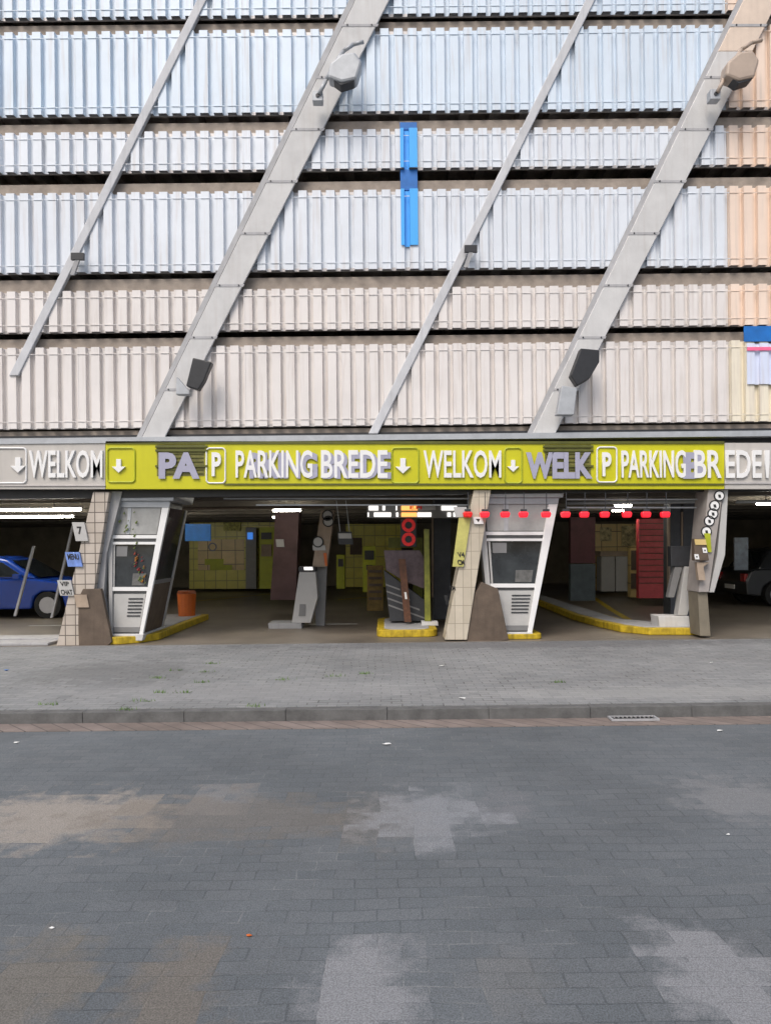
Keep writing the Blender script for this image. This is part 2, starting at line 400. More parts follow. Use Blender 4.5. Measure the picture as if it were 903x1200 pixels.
rows = [('p_sky', -85, 16, 'top white corrugated cladding band, cut by the upper edge of the photo'),
        ('p_sky', 33, 130, 'tall sky-tinted white corrugated band between the two highest dark gaps'),
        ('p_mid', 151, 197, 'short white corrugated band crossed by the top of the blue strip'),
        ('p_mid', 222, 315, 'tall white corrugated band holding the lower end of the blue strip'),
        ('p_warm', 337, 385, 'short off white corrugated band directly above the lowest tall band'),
        ('p_warm', 403, 498, 'tall warm-tinted white corrugated band just above the yellow sign')]
rightl = ['peach', 'peach', 'peach', 'peach', 'peach', 'cream']
def band(key, ya, yb, lab, xa, xb, grp):
    z1, z0 = ZY(ya), ZY(yb)
    t = thing('cladding_band', lab, 'cladding', ((xa+xb)/2, 12.42, z0), grp)
    x = xa; n = 0
    while x < xb - .01:
        x2 = min(x + PER*12, xb)
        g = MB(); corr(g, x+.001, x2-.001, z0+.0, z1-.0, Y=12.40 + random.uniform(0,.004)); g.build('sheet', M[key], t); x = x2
    tall = (yb - ya) > 60
    g = MB(); g.box(xa, xb, 12.482, 12.52, z1-.05, z1-.0); g.build('top_rail', M['rail'], t)
    g = MB(); g.box(xa, xb, 12.482, 12.52, z0+.0, z0+.05); g.build('bottom_rail', M['rail'], t)
    g = MB(); g.box(xa, xb, 12.391, 12.3985, z1-8.6*PX, z1-8*PX); g.build('seam', M[key], t)
    g = MB(); g.box(xa, xb, 12.391, 12.3985, z0+7.4*PX, z0+8*PX); g.build('seam', M[key], t)
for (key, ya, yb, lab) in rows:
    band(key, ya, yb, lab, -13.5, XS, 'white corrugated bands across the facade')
ords = ['topmost peach corrugated strip beside the upper lamp', 'tall peach corrugated strip right of the upper lamp',
        'short peach corrugated strip at the right edge, below the tall one with the lamp', 'tall peach corrugated strip at the right edge, middle height of the facade',
        'short peach corrugated strip above the ice blue board', 'cream corrugated strip under the ice blue board']
for (key, ya, yb, lab), c, lb in zip(rows, rightl, ords):
    band('p_'+c, ya, yb, lb, XS+.003, 13.5, 'peach corrugated strips at the right edge')
# ice-blue board with the pink stripe at the right edge
t = thing('notice_board', 'ice blue board with a thin pink stripe fixed on the right-hand cladding', 'board', (XX(895), 12.36, ZY(450)))
g = MB(); corr(g, XX(876), XX(940), ZY(455), ZY(407), Y=12.375, depth=.04); g.build('board', M['paleblue'], t)
g = MB(); g.box(XX(876), XX(940), 12.355, 12.373, ZY(416), ZY(412)); g.build('stripe', M['pink'], t)
g = MB(); g.box(XX(873), XX(940), 12.38, 12.395, ZY(405), ZY(387)); g.build('header', M['dblue'], t)

# blue streak of a colour decoding fault, built as a strip
t = thing('blue_fault_streak', 'bright blue vertical colour fault built as a strip down the white cladding', 'strip', (XX(478), 12.36, ZY(288)))
x0, x1 = W(469, 200, 12.37)[0], W(489, 200, 12.37)[0]
g = MB(); corr(g, x0, x1, ZY(197), ZY(151), Y=12.375); g.build('strip_sheet', M['cyan'], t)
g = MB(); corr(g, x0, x1, ZY(288), ZY(222), Y=12.375); g.build('strip_sheet', M['cyan'], t)
for (ya, yb) in ((197.4, 221.6), (142, 150.6)):
    g = MB(); g.box(x0, x1, 12.44, 12.47, ZY(yb), ZY(ya)); g.build('gap_cover', M['dblue'], t)

# ---------------------------------------------------------------- stepped piers
def stepped(name, lab, c0, wfun, m, y_top, y_bot, Y, d, side=True, sidew=9, grp='slanting concrete piers on the facade', m2=None, split=None):
    X_, Z_ = W(c0-.5*y_bot, y_bot, Y)
    t = thing(name, lab, 'pier', (X_, Y, Z_), grp)
    cuts = [y_top] + ([split] if split else []) + [y_bot]
    for i, (ya, yb) in enumerate(zip(cuts, cuts[1:])):
        g = MB(); wa, wb = wfun(ya), wfun(yb)
        g.lean(c0-.5*ya-wa/2, c0-.5*yb-wb/2, wa, wb, ya, yb, Y, d)
        g.build('shaft', m2 if (split and i == 0) else m, t, bevel=.012)
    if side:
        wa, wb = wfun(y_top), wfun(y_bot)
        g = MB(); g.lean(c0-.5*y_top-wa/2-7.5, c0-.5*y_bot-wb/2-6.5, 7.2, 6.2, y_top, y_bot, Y+.022, d-.022); g.build('shade_strip', M['side'], t)  # shadow side of the pier, its shade put into the darker grey
        for yj in range(28, int(y_bot), 61):      # cover plates over the casting joints
            w_ = wfun(yj)+2; c = c0-.5*yj
            g = MB(); g.lean(c-w_/2, c-.5*3-w_/2, w_, w_, yj, yj+3, Y-.006, .005); g.build('joint_plate', M['side'], t)
            for dx in (-w_*.33, w_*.33):
                p_ = W(c+dx-.8, yj+1.5, Y); g = MB(); g.cyl((p_[0], Y-.006, p_[1]), (p_[0], Y-.016, p_[1]), .014, 6); g.build('bolt', M['dark_rail'], t)
    return t
wA = lambda y: 42 - max(0, y)*.03
stepped('slanting_pier', 'pale concrete pier slanting across the left of the facade, lamp at its top', 436, wA, M['conc'], -96, 513, 12.33, .045)
stepped('slanting_pier', 'pale concrete pier slanting across the right of the facade to the booth', 891, wA, M['conc'], -96, 513, 12.33, .045, m2=M['conc_warm'], split=60)
wC = lambda y: 11
for c0, yb, lab in ((236, 440, 'thin grey slanting post at the far left of the facade'), (691, 508, 'thin grey slanting post at mid facade, right of the blue strip')):
    stepped('slanting_post', lab, c0, wC, M['thin'], -96, yb, 12.372, .09, side=False, grp='thin slanting posts on the facade')
# a small dark bracket on the two thin posts
for (px, py, lab) in ((551, 291, 'dark steel bracket on the thin post right of the blue strip'), (90, 300, 'dark steel bracket on the thin post at the far left')):
    t = thing('bracket', lab, 'bracket', (W(px,py,12.2)[0], 12.2, W(px,py,12.2)[1]))
    g = MB(); g.rect(px-7, px+8, py-4, py+4, 12.24, .056); g.build('plate', M['black'], t)
    g = MB(); g.lean(px-2, px-8, 5, 5, py+4.4, py+22, 12.25, .04); g.build('arm', M['conc_grey'], t)

# ---------------------------------------------------------------- wall lamps
def lamp(x, y, lab, m):
    t = thing('wall_lamp', lab, 'lamp', (W(x,y,12.0)[0], 12.0, W(x,y,12.0)[1]), 'lamps on the piers')
    # curved arm from the pier up to the head
    P = [(x-34, y+44), (x-26, y+28), (x-16, y+10), (x-6, y-6), (x+6, y-14), (x+18, y-17)]
    g = MB(); g.tube([(W(a,b,11.98)[0], 11.98, W(a,b,11.98)[1]) for a, b in P], .032, 10); g.build('arm', m, t, smooth=True)
    g = MB(); g.prism([(x-22,y+8),(x-24,y+24),(x-8,y+30),(x+10,y+26),(x+16,y+6),(x+8,y-6),(x-8,y-4)], 11.84, .26); g.build('head', m, t, bevel=.04)
    g = MB(); g.prism([(x-21,y+25),(x-9,y+31),(x+8,y+27.2),(x+6,y+29.5),(x-9,y+34)], 11.87, .2); g.build('lens', M['dark_rail'], t, bevel=.01)
    g = MB(); g.rect(x-42, x-30, y+40, y+52, 12.0, .155); g.build('wall_plate', M['zinc'], t, bevel=.01)
    g = MB(); c = W(x-36, y+46, 12.0); g.cyl((c[0],12.0,c[1]),(c[0],11.985,c[1]),.03,12); g.build('bolt', M['dark_rail'], t)
lamp(408, 66, 'grey curved wall lamp on the left slanting pier', M['zinc'])
lamp(874, 64, 'brownish curved wall lamp by the peach wall at top right', mat('brown_lamp', (.45,.36,.29), .5, .1, 5))
def flood(pts, pts2, lab):
    x, y = pts[0]; t = thing('floodlight', lab, 'lamp', (W(x,y,12.0)[0], 12.0, W(x,y,12.0)[1]), 'dark floodlights')
    g = MB(); g.prism(pts, 11.95, .16); g.build('housing', M['black'], t, bevel=.015)
    g = MB(); g.prism(pts2, 12.0, .158); g.build('bracket', M['zinc'], t, bevel=.01)
flood([(226,419),(218,452),(232,457),(239,446),(248,424)], [(207,441),(206,462),(222,462),(222,458),(217,453)], 'dark floodlight on the left pier above the yellow sign')
flood([(680,408),(668,440),(676,452),(690,444),(702,424),(702,410)], [(658,452),(652,486),(672,486),(676,454)], 'dark floodlight on the right pier above the booth')

# ---------------------------------------------------------------- signs
YS = 12.24
def board(name, lab, xa, xb, m, cat='sign'):
    t = thing(name, lab, cat, (W(xa,575,YS)[0], YS, W(xa,575,YS)[1]))
    g = MB(); g.rect(xa, xb, 519, 573, YS, .17)
    g.build('panel', m, t)
    return t
def framebox(xa, xb, ya, yb, m, t):
    g = MB(); r = 4; pts = []
    for cx, cy, a0 in ((xb-r, ya+r, 0), (xa+r, ya+r, 90), (xa+r, yb-r, 180), (xb-r, yb-r, 270)):
        for i in range(5):
            a = R(a0 + i*22.5); pts.append((cx+r*math.cos(a), cy-r*math.sin(a)))
    pts.append(pts[0])
    g.tube([(W(a,b,YS-.012)[0], YS-.012, W(a,b,YS-.012)[1]) for a, b in pts], .014, 6)
    return g.build('frame', m, t)
def arrow(x, y, s, m, t):
    g = MB(); g.prism([(x-s*.35,y-s),(x-s*.35,y+s*.1),(x-s,y+s*.1),(x,y+s),(x+s,y+s*.1),(x+s*.35,y+s*.1),(x+s*.35,y-s)], YS-.04, .038); return g.build('arrow', m, t, bevel=.004)
def ghost(s, a, b, t): return text(s, a, b, 530, 561, YS-.036, .012, M['lilac'], t, bold=.05)  # lilac doubles of the words, from shifted colour, built as flat letters
def word(s, a, b, t, m=None): return text(s, a, b, 527.5, 560, YS-.04, .038, m or M['white'], t, bold=.015)

c1 = board('sign_board', 'cream sign board reading WELKOM at the left end', -90, 123.5, M['creamb'])
word('WELKOM', 34, 120, c1)
arrow(21, 545, 9, M['white'], c1); framebox(-4, 31, 525, 566, M['white'], c1); 
g = MB(); g.rect(-90, 123.5, 568, 569.5, YS-.02, .0185); g.build('bottom_trim', M['rail'], c1)
ys = board('sign_board', 'long yellow sign board with raised white PARKING and WELKOM lettering', 124, 848, M['yellow'])
g = MB(); g.rect(124, 848, 517, 520, YS-.02, .018); g.build('top_trim', M['olive'], ys)
g = MB(); g.rect(262, 848, 566.5, 568.5, YS-.02, .018); g.build('bottom_trim', M['olive'], ys)
ghost('PA', 186, 234, ys); ghost('RKING', 292, 372, ys); ghost('BREDE', 378, 458, ys); ghost('WELK', 616, 694, ys); ghost('B', 800, 826, ys)
word('PARKING', 276, 366, ys); word('BREDE', 376, 454, ys); word('WELKOM', 496, 587, ys)
word('PARKING', 728, 803, ys); word('BR', 813, 845, ys)
arrow(139, 546, 8, M['white'], ys); framebox(122+4, 158, 525, 565, M['ygp'], ys)
text('P', 248, 259, 530, 558, YS-.04, .038, M['white'], ys); framebox(242, 264, 525, 566, M['white'], ys)
arrow(472, 546, 9, M['white'], ys); framebox(464-5, 490, 525, 566, M['ygp'], ys)
arrow(601, 546, 7, M['white'], ys); framebox(591, 611, 525, 566, M['ygp'], ys)
text('P', 705.5, 716, 530, 558, YS-.04, .038, M['white'], ys); framebox(699, 722, 524, 565, M['white'], ys)
for (xa, xb) in ((184, 240), (638, 692)):           # the two slatted recesses of the sign
    t = ys
    g = MB(); g.rect(xa, xb, 521, 558, YS-.003, .0025); g.build('recess', M['recess'], t)
    g = MB()
    for i in range(8):
        y_ = 522 + i*4.6
        if i in (0,1,5): g.rect(xa-2, xb+3, y_, y_+2.4, YS-.03, .024)
    for i in (2,3,4,6,7):
        y_ = 522 + i*4.6; g.rect(xa+2, xb-2, y_, y_+.9, YS-.018, .012)
    g.build('slats', M['olive'], t)
c3 = board('sign_board', 'cream sign board with white EDE lettering at the right end', 848.5, 960, M['creamb'])
word('EDE', 850, 892, c3); word("'", 896, 901, c3)
g = MB(); g.rect(848.5, 960, 565, 567, YS-.02, .0185); g.build('bottom_trim', M['rail'], c3)

SH = .21
# ---------------------------------------------------------------- ground-floor pillars (leaning, tiled)
def tiled_pillar(lab, top, bot, wt, wb, y0, y1, Y, front, side, grp='tiled pillars of the entrance', segs=None):
    X_, Z_ = W(bot, y1, Y)
    t = thing('tiled_pillar', lab, 'pillar', (X_, Y, 0), grp)
    g = MB(); g.lean(top, bot, wt, wb, y0, y1, Y, .5); g.build('shaft', front, t, bevel=.01)
    return t
p1 = tiled_pillar('leaning cream tiled pillar with signs left of the first booth', 128, 47, 19, 34, 576, 757, 12.3, M['tile'], None)
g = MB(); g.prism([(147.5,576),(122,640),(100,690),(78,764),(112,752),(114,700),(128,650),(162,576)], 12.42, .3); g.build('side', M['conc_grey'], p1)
g = MB(); g.prism([(92,690),(85,700),(78,730),(72,763),(100,763),(113,752),(113,690)], 12.28, .1); g.build('plinth', M['brown'], p1, bevel=.01)
g = MB(); g.rect(95.5, 110, 612, 634, 12.26, .03); pl = g.build('plate', M['lgrey'], p1)
text('7', 100, 105.5, 617, 626, 12.255, .004, M['ink'], p1)
g = MB(); g.rect(80, 97, 647, 664, 12.26, .03); g.build('plate', mat('blue_plate', (.16,.26,.6), .4, .3, 9), p1)
text('MENU', 82, 95, 649, 656, 12.255, .004, M['ink'], p1)
g = MB(); g.rect(64, 80, 680, 698, 12.26, .03); g.build('plate', M['lgrey'], p1)
text('VIP', 66.5, 77, 681.5, 687, 12.255, .004, M['ink'], p1); text('CHAT', 65.5, 79, 691, 697, 12.255, .004, M['ink'], p1)
g = MB(); g.rect(80, 95, 697, 712, 12.255, .02); g.build('box', M['tan'], p1, bevel=.006)
p2 = tiled_pillar('leaning cream tiled pillar left of the second booth', 574, 503, 20, 26, 574, 750, 12.3, tile_mat('pale_cream_tile', (.56,.50,.40), (.3,.26,.2), .14, .3, .005), None)
g = MB(); g.prism([(560.5,682),(546,700),(529,720),(528,756),(578,750),(578,690)], 12.33, .3); g.build('plinth', M['brown'], p2, bevel=.01)
g = MB(); g.prism([(552,600),(530,664),(543,664),(566,600)], 12.26, .035); g.build('yellow_panel', mat('pale_yellow_tile', (.5,.47,.14), .5, .15, 9), p2)
text('V4', 539, 547, 647, 653, 12.252, .005, M['ink'], p2); text('CM', 537, 545, 656, 662, 12.252, .005, M['ink'], p2)
text('CM', 521, 528, 687, 692, 12.29, .008, M['ink'], p2); text('90', 513, 517, 697, 710, 12.29, .008, M['ink'], p2)
g = MB(); g.rect(546, 561, 594, 606, 12.25, .03); g.build('plate', M['lgrey'], p2)
g = MB(); g.rect(566, 577, 606, 614, 12.25, .03); g.build('plate', M['white'], p2); g = MB(); g.prism([(569,608),(571.5,612),(574,608)], 12.245, .004); g.build('mark', M['ink'], p2)
p3 = tiled_pillar('leaning pale pillar with round stickers at the right', 849, 812, 18, 12, 572, 694, 12.3, mat('pale_grey_render', (.34,.31,.29), .7, .12, 5, .2), None)
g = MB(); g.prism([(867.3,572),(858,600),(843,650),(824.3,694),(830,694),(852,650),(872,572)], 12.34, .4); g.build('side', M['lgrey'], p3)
g = MB(); g.prism([(811,694),(803,745),(815,745),(822,694)], 12.36, .4); g.build('foot', M['interior'], p3)
for (sx, sy) in ((860,581),(852,592.5),(848,602),(842,610.5),(836,623)):
    g = MB(); g.ring(sx, sy, 12.285, 6.4, 5.1, .012); g.build('sticker', M['ink'], p3)
    g = MB(); c = W(sx, sy, 12.29); g.cyl((c[0],12.287,c[1]),(c[0],12.298,c[1]), 5.0*PX, 20); o = g.build('sticker', M['white'], p3)
    g = MB(); g.rect(sx-1.2, sx+1.6, sy-1.5, sy+2.2, 12.281, .005); g.build('mark', M['ink'], p3)
g = MB(); g.prism([(833,625),(833,647),(837,647),(840,625)], 12.27, .02); g.build('yellow_panel', M['ygp'], p3)
t = thing('call_box', 'dark brown intercom box with two white buttons on the right pillar', 'intercom', (W(824,655,12.2)[0],12.2,W(824,655,12.2)[1]))
g = MB(); g.prism([(820,631),(815,657),(832,657),(833,631)], 12.16, .12); g.build('housing', M['brown'], t, bevel=.008)
for (a,b) in ((829.5,645),(818.5,652.5)):
    g = MB(); g.rect(a-2.4, a+2.6, b-3, b+3, 12.148, .011); g.build('button', M['white'], t, bevel=.003)
    g = MB(); g.rect(a-.7, a+.9, b-.8, b+.8, 12.143, .004); g.build('label_mark', M['ink'], t)
g = MB(); g.rect(820, 833, 632, 638.5, 12.148, .011); g.build('label_plate', M['ochre'], t)
g = MB(); g.prism([(817,659),(815,680),(823,680),(824,664),(832,659)], 12.2, .09); g.build('bracket', M['tan'], t)

# ---------------------------------------------------------------- booths
def booth(lab, xl0, xl1, xr0, xr1, y0, y1, side_w, lower, Y=12.52):
    """slanted ticket booth; left edge xl0->xl1, right edge xr0->xr1 (top->bottom)"""
    X_, Z_ = W((xl1+xr1)/2, y1, Y)
    t = thing('ticket_booth', lab, 'booth', (X_, Y, 0), 'ticket booths at the entrance')
    def L(y): f = (y-y0)/(y1-y0); return xl0+(xl1-xl0)*f
    def Rr(y): f = (y-y0)/(y1-y0); return xr0+(xr1-xr0)*f
    def strip(n_, m, fa, fb, ya, yb, YY, d_, bev=0):
        g = MB(); g.prism([(L(ya)+(Rr(ya)-L(ya))*fa, ya),(L(yb)+(Rr(yb)-L(yb))*fa, yb),(L(yb)+(Rr(yb)-L(yb))*fb, yb),(L(ya)+(Rr(ya)-L(ya))*fb, ya)], YY, d_); return g.build(n_, m, t, bevel=bev)
    D = 1.15
    strip('core', M['mgrey'], .05, .93, y0+6, y1-2, Y+.06, D-.1)
    strip('window', M['frost'], .06, .87, y0+13, y0+44, Y+.03, .025)
    strip('window', M['glass'], .06, .87, y0+56, y0+106, Y+.03, .025)
    strip('notice', M['mgrey'], .12, .34, y0+58, y0+70, Y+.02, .008)
    strip('notice', mat('dim_sheet', (.12,.12,.115), .6, .4, 9), .5, .8, y0+90, y0+104, Y+.02, .008)
    strip('glazing_bar', M['lgrey'], .06, .09, y0+56.3, y0+105.7, Y+.005, .02)
    strip('kick_plate', M['mgrey'], .08, .87, y1-16, y1-10.5, Y-.0, .018)
    strip('cabinet', M['lgrey'], .08, .87, y0+114, y1-10, Y+.02, .035)
    strip('roof', M['zinc'], -.03, 1.05, y0-5, y0+5, Y-.05, D+.12, .01)
    strip('header', M['zinc'], .0, 1.0, y0+5.5, y0+12.5, Y-.0, .05)
    strip('rail', M['white'], .02, .88, y0+45, y0+49, Y-.01, .05)
    strip('rail', M['white'], .02, .88, y0+53, y0+56, Y-.01, .05)
    strip('rail', M['white'], .02, .88, y0+106, y0+110.5, Y-.01, .05)
    strip('post', M['white'], .88, 1.0, y0+12.8, y1-8, Y-.02, .07, .006)
    strip('post', M['lgrey'], -.05, .04, y0+12.8, y1-8, Y-.02, .07, .006)
    strip('threshold', M['conc'], -.05, 1.02, y1-7.8, y1, Y-.06, D+.1, .01)
    # side: glazed, seen receding behind the white post
    g = MB()
    for yy in (y0+13, y1-9): pass
    def side(n_, m, ya, yb, ea, eb, off):
        bm = MB(); q = []
        for (yy, e) in ((ya,ea),(yb,ea),(yb,eb),(ya,eb)):
            X, Z = W(Rr(yy), yy, Y); q.append((X, Y+e, Z))
        a = [bm.bm.verts.new((p[0]-.03+off, p[1], p[2])) for p in q]; b = [bm.bm.verts.new((p[0]+off, p[1], p[2])) for p in q]
        bm.bm.faces.new(a); bm.bm.faces.new(b[::-1])
        for i in range(4): bm.bm.faces.new((a[i], b[i], b[(i+1)%4], a[(i+1)%4]))
        return bm.build(n_, m, t)
    side('side_window', M['glass'], y0+13, y0+100, .08, D-.1, -.004)
    side('side_panel', M['brown'], y0+103, y1-9, .08, D-.1, -.004)
    side('side_rail', M['mgrey'], y0+98, y0+103, .06, D-.06, .004)
    side('side_post', M['lgrey'], y0+13, y1-9, D-.09, D, .01)
    # vents in the cabinet
    g = MB()
    for i in range(6):
        ya = y0+119+i*4
        g.prism([(L(ya)+(Rr(ya)-L(ya))*.45, ya),(L(ya+1.5)+(Rr(ya+1.5)-L(ya+1.5))*.45, ya+1.5),(L(ya+1.5)+(Rr(ya+1.5)-L(ya+1.5))*.82, ya+1.5),(L(ya)+(Rr(ya)-L(ya))*.82, ya)], Y+.008, .01)
    g.build('vent', M['dark_rail'], t)
    # desk, screens and chair backs visible behind the glass
    strip('curtain', M['zinc'], .30, .36, y0+13, y0+44, Y+.02, .009)
    return t
b1 = booth('white framed ticket booth at the left, leaning, beside the cream tiled pillar', 147, 112, 218, 148, 582, 751, 16, M['lgrey'])
b2 = booth('white framed ticket booth at the centre right, leaning, under the red lamps', 580, 560, 674, 604, 578, 749, 16, M['brown'])
# flowers in the first booth's window
t = thing('flower_bunch', 'small bunch of red and yellow flowers at the left booth window', 'flowers', (W(166,670,12.5)[0], 12.5, W(166,670,12.5)[1]))
for k, (m_, nn) in enumerate(((mat('dull_red_petal', (.22,.02,.02), .6, .4, 30), 11), (mat('dull_orange_petal', (.3,.12,.02), .6, .4, 30), 8), (mat('stalk_green', (.12,.16,.04), .7, .3, 20), 26))):
    g = MB()
    for i in range(nn):
        a = random.uniform(158, 170); b = random.uniform(648, 682) if k < 2 else random.uniform(600, 684)
        if k == 2: a = random.uniform(152, 176) if b < 625 else random.uniform(157,169)
        c = W(a, b, 12.5); r = random.uniform(.012, .028)
        p = Vector((c[0], 12.5+random.uniform(0,.03), c[1]))
        g.cyl(p-Vector((r,0,r*.5)), p+Vector((r*random.uniform(-.5,1),-.01,r)), r*.7, 6, r*.3)
    g.build(('red_blooms','orange_blooms','stems')[k], m_, t, smooth=False)

SH = 0.0
# ---------------------------------------------------------------- islands with yellow kerbs
def island(lab, pts, h=.13, rim=.13):
    """pts: ground outline in metres"""
    c = sum((Vector((*p,0)) for p in pts), Vector())/len(pts)
    t = thing('traffic_island', lab, 'traffic island', (c.x, c.y, .004), 'kerbed islands in the entrance')
    def fill(P, z0, z1, n_, m):
        g = MB(); a = [g.bm.verts.new((*p, z0)) for p in P]; b = [g.bm.verts.new((*p, z1)) for p in P]
        g.bm.faces.new(a[::-1]); g.bm.faces.new(b)
        for i in range(len(P)): g.bm.faces.new((a[i], a[(i+1)%len(P)], b[(i+1)%len(P)], b[i]))
        return g.build(n_, m, t, bevel=.015)
    fill(pts, .006, h, 'kerb', M['kerby'])
    inner = [(c.x+(p[0]-c.x)*max(.1,(1-rim/max(.01,abs(p[0]-c.x)))), c.y+(p[1]-c.y)*max(.1,1-rim/max(.01,abs(p[1]-c.y)))) if abs(p[0]-c.x) > .02 else (p[0], p[1]) for p in pts]
    fill(inner, h-.02, h+.012, 'top', M['conc_grey'])
    return t
def gp(x, y): Y = EYE*F/(y-HOR); return ((x-451.5)/F*Y, Y)
def rounded(x0, x1, y0, y1, r, n=6):
    P = []
    for cx, cy, a0 in ((x1-r,y0+r,-90),(x1-r,y1-r,0),(x0+r,y1-r,90),(x0+r,y0+r,180)):
        for i in range(n+1): a = R(a0+90*i/n); P.append((cx+r*math.cos(a), cy+r*math.sin(a)))
    return P
island('yellow kerbed island under the left booth', [(-4.75,12.33),(-4.45,12.32),(-4.15,12.5),(-3.95,12.9),(-3.95,16.5),(-5.3,16.5),(-5.3,12.5)])
island('small yellow kerbed island at the centre holding the barrier posts', rounded(-.17, .90, 12.9, 15.2, .22))
island('grey island edged in yellow beneath the second booth', rounded(1.55, 2.62, 12.45, 15.3, .1), h=.10)
island('curved yellow kerbed island at the right with the white plinth', [(5.45,12.75),(5.45,13.2),(4.6,14.3),(4.4,22),(4.0,22),(3.92,15.5),(4.05,14.2),(4.2,13.3),(4.55,12.85)])
# floor paint: yellow sweep behind the right island
g = MB(); 
P = [gp(x_, y_) for x_, y_ in ((668,688),(690,702),(712,718),(738,734))]
Q = [(a+.16, b+.02) for a, b in P]
for i in range(3):
    v = [g.bm.verts.new((*p, .0082)) for p in (P[i], P[i+1], Q[i+1], Q[i])]; g.bm.faces.new(v)
struct(g.build('road_marking', M['kerby']))
g = MB()
for (xa, xb, yc) in ((-1.6,-.6,15.2),(-6.9,-5.6,13.4),(-7.5,-5.5,15.5)): g.box(xa, xb, yc, yc+.1, .0, .0085)
struct(g.build('road_marking', M['lgrey']))
SH = .12
# white plinth + leaning white column on the right island
t = thing('access_column', 'slim white leaning column on a pale plinth, inside the right yellow kerb', 'access column', (W(780,735,12.95)[0], 12.95, .14))
g = MB(); g.rect(764, 800, 722, 735, 12.95, .4); g.build('plinth', M['conc'], t, bevel=.01)
g = MB(); g.prism([(802,664),(787,721.5),(798,721.5),(815,680),(815,664)], 12.95, .2); g.build('body', M['lgrey'], t, bevel=.01)
g = MB(); g.prism([(788,640),(786,664),(802,663.5),(815,663.5),(812,640)], 12.98, .16); g.build('head', M['dark_rail'], t, bevel=.01)
g = MB(); g.prism([(790,664.5),(778,700),(785,700),(799,664.5)], 13.0, .12); g.build('side_panel', M['mgrey'], t)
# ticket machine in the first lane
t = thing('ticket_machine', 'white leaning ticket machine on a grey plinth in the left lane', 'ticket machine', (W(325,735,14.6)[0], 14.6, .01))
g = MB(); g.prism([(350,670),(334,730),(356,730),(368,700),(369,670)], 14.6, .35); g.build('body', M['lgrey'], t, bevel=.01)
g = MB(); g.prism([(350,664),(349,669.5),(369,669.5),(369,664)], 14.57, .4); g.build('hood', M['dark_rail'], t, bevel=.008)
g = MB(); g.rect(356, 366, 664.5, 668, 14.55, .018); g.build('display', M['litw'], t)
g = MB(); g.prism([(346,708),(343,722),(351,722),(353,708)], 14.585, .013); g.build('slot', M['mgrey'], t)
g = MB(); g.rect(306, 345, 730.5, 737, 14.5, .6); g.build('plinth', M['conc_grey'], t, bevel=.01)
# sign pillar with round signs
t = thing('sign_pillar', 'leaning pillar with stacked round white signs in the left lane', 'sign', (W(366,664,14.75)[0], 14.75, .01))
g = MB(); g.prism([(384,598),(366,664),(383,664),(400,598)], 14.75, .25); g.build('board', M['tan'], t)
for (sx, sy) in ((391,604),(391,611),(376,635)):
    g = MB(); g.ring(sx, sy, 14.71, 6.6, 5.3, .02); g.build('sign_ring', M['ink'], t)
    g = MB(); c = W(sx, sy, 14.72); g.cyl((c[0],14.72,c[1]),(c[0],14.745,c[1]), 5.2*14.72/F, 20); g.build('sign_face', M['lgrey'], t)
g = MB(); g.rect(369, 384, 639, 645, 14.73, .015); g.build('label_plate', M['lgrey'], t)
g = MB(); g.prism([(381,648),(381,663),(383.8,663),(384.6,648)], 14.7, .02); g.build('orange_edge', M['orange'], t)
g = MB(); g.prism([(366,664.5),(362,733),(372,733),(383,664.5)], 14.97, .2); g.build('post', M['mgrey'], t)
# small white plate on chain
t = thing('hanging_sign', 'small pale plate hanging from a rail beside the round signs', 'sign', (W(407,628,14.5)[0],14.5,W(407,628,14.5)[1]))
g = MB(); g.rect(401, 416, 625, 631, 14.5, .02); g.build('plate', M['lgrey'], t)
g = MB(); g.rect(400, 417, 623, 638, 14.522, .02); g.build('backing', M['dark_rail'], t)
for a in (403, 414): g = MB(); g.rect(a, a+.8, 580, 624, 14.53, .01); g.build('hanger', M['zinc'], t)
# dark brown column in lane one
t = thing('column', 'dark brown leaning column behind the ticket machine', 'column', (W(322,690,17)[0],17,.01), 'dark columns in the garage')
g = MB(); g.prism([(330,600),(322,650),(312,703),(342,703),(350,650),(358,600)], 17, .6); g.build('shaft', mat('plum_render', (.10,.055,.055), .7, .3, 3), t)
g = MB(); g.rect(327, 336, 632, 641, 16.97, .025); g.build('notice', M['lgrey'], t)
# centre island furniture
t = thing('barrier_post', 'thin yellow green post at the right of the centre island', 'post', (W(496,733,13.6)[0], 13.6, .13))
g = MB(); g.prism([(502,620),(490,728),(497,728),(508,620)], 13.6, .12); g.build('post', M['olivep'], t, bevel=.006)
g = MB(); g.prism([(486,728.5),(486,733),(505,733),(505,728.5)], 13.55, .22); g.build('foot', M['conc'], t)
t = thing('barrier_post', 'thin orange brown post at the middle of the centre island', 'post', (W(471,733,13.7)[0], 13.7, .13))
g = MB(); g.prism([(468,655),(466,729),(474,729),(476,655)], 13.7, .08); g.build('post', mat('rusty_paint', (.11,.045,.022), .6, .4, 14), t)
g = MB(); g.rect(470, 472.5, 694, 702, 13.68, .018); g.build('reflector', M['tube'] if False else M['white'], t)
t = thing('barrier_gate', 'grey barrier cabinet with slanted striped panel on the centre island', 'barrier', (W(470,730,13.9)[0], 13.9, .13))
g = MB(); g.prism([(449,668),(449,728),(494,728),(494,704)], 13.95, .35); g.build('cabinet', M['dark_rail'], t, bevel=.01)
g = MB()
for i in range(6):
    y_ = 684+i*8; g.prism([(449.5,y_),(449.5,y_+2.0),(449.5+min(44,16+i*10),y_+2.0+min(44,16+i*10)*.38),(449.5+min(44,16+i*10),y_+min(44,16+i*10)*.38)], 13.935, .013) if y_+2+min(44,16+i*10)*.38 < 727 else None
g.build('stripes', M['mgrey'], t)
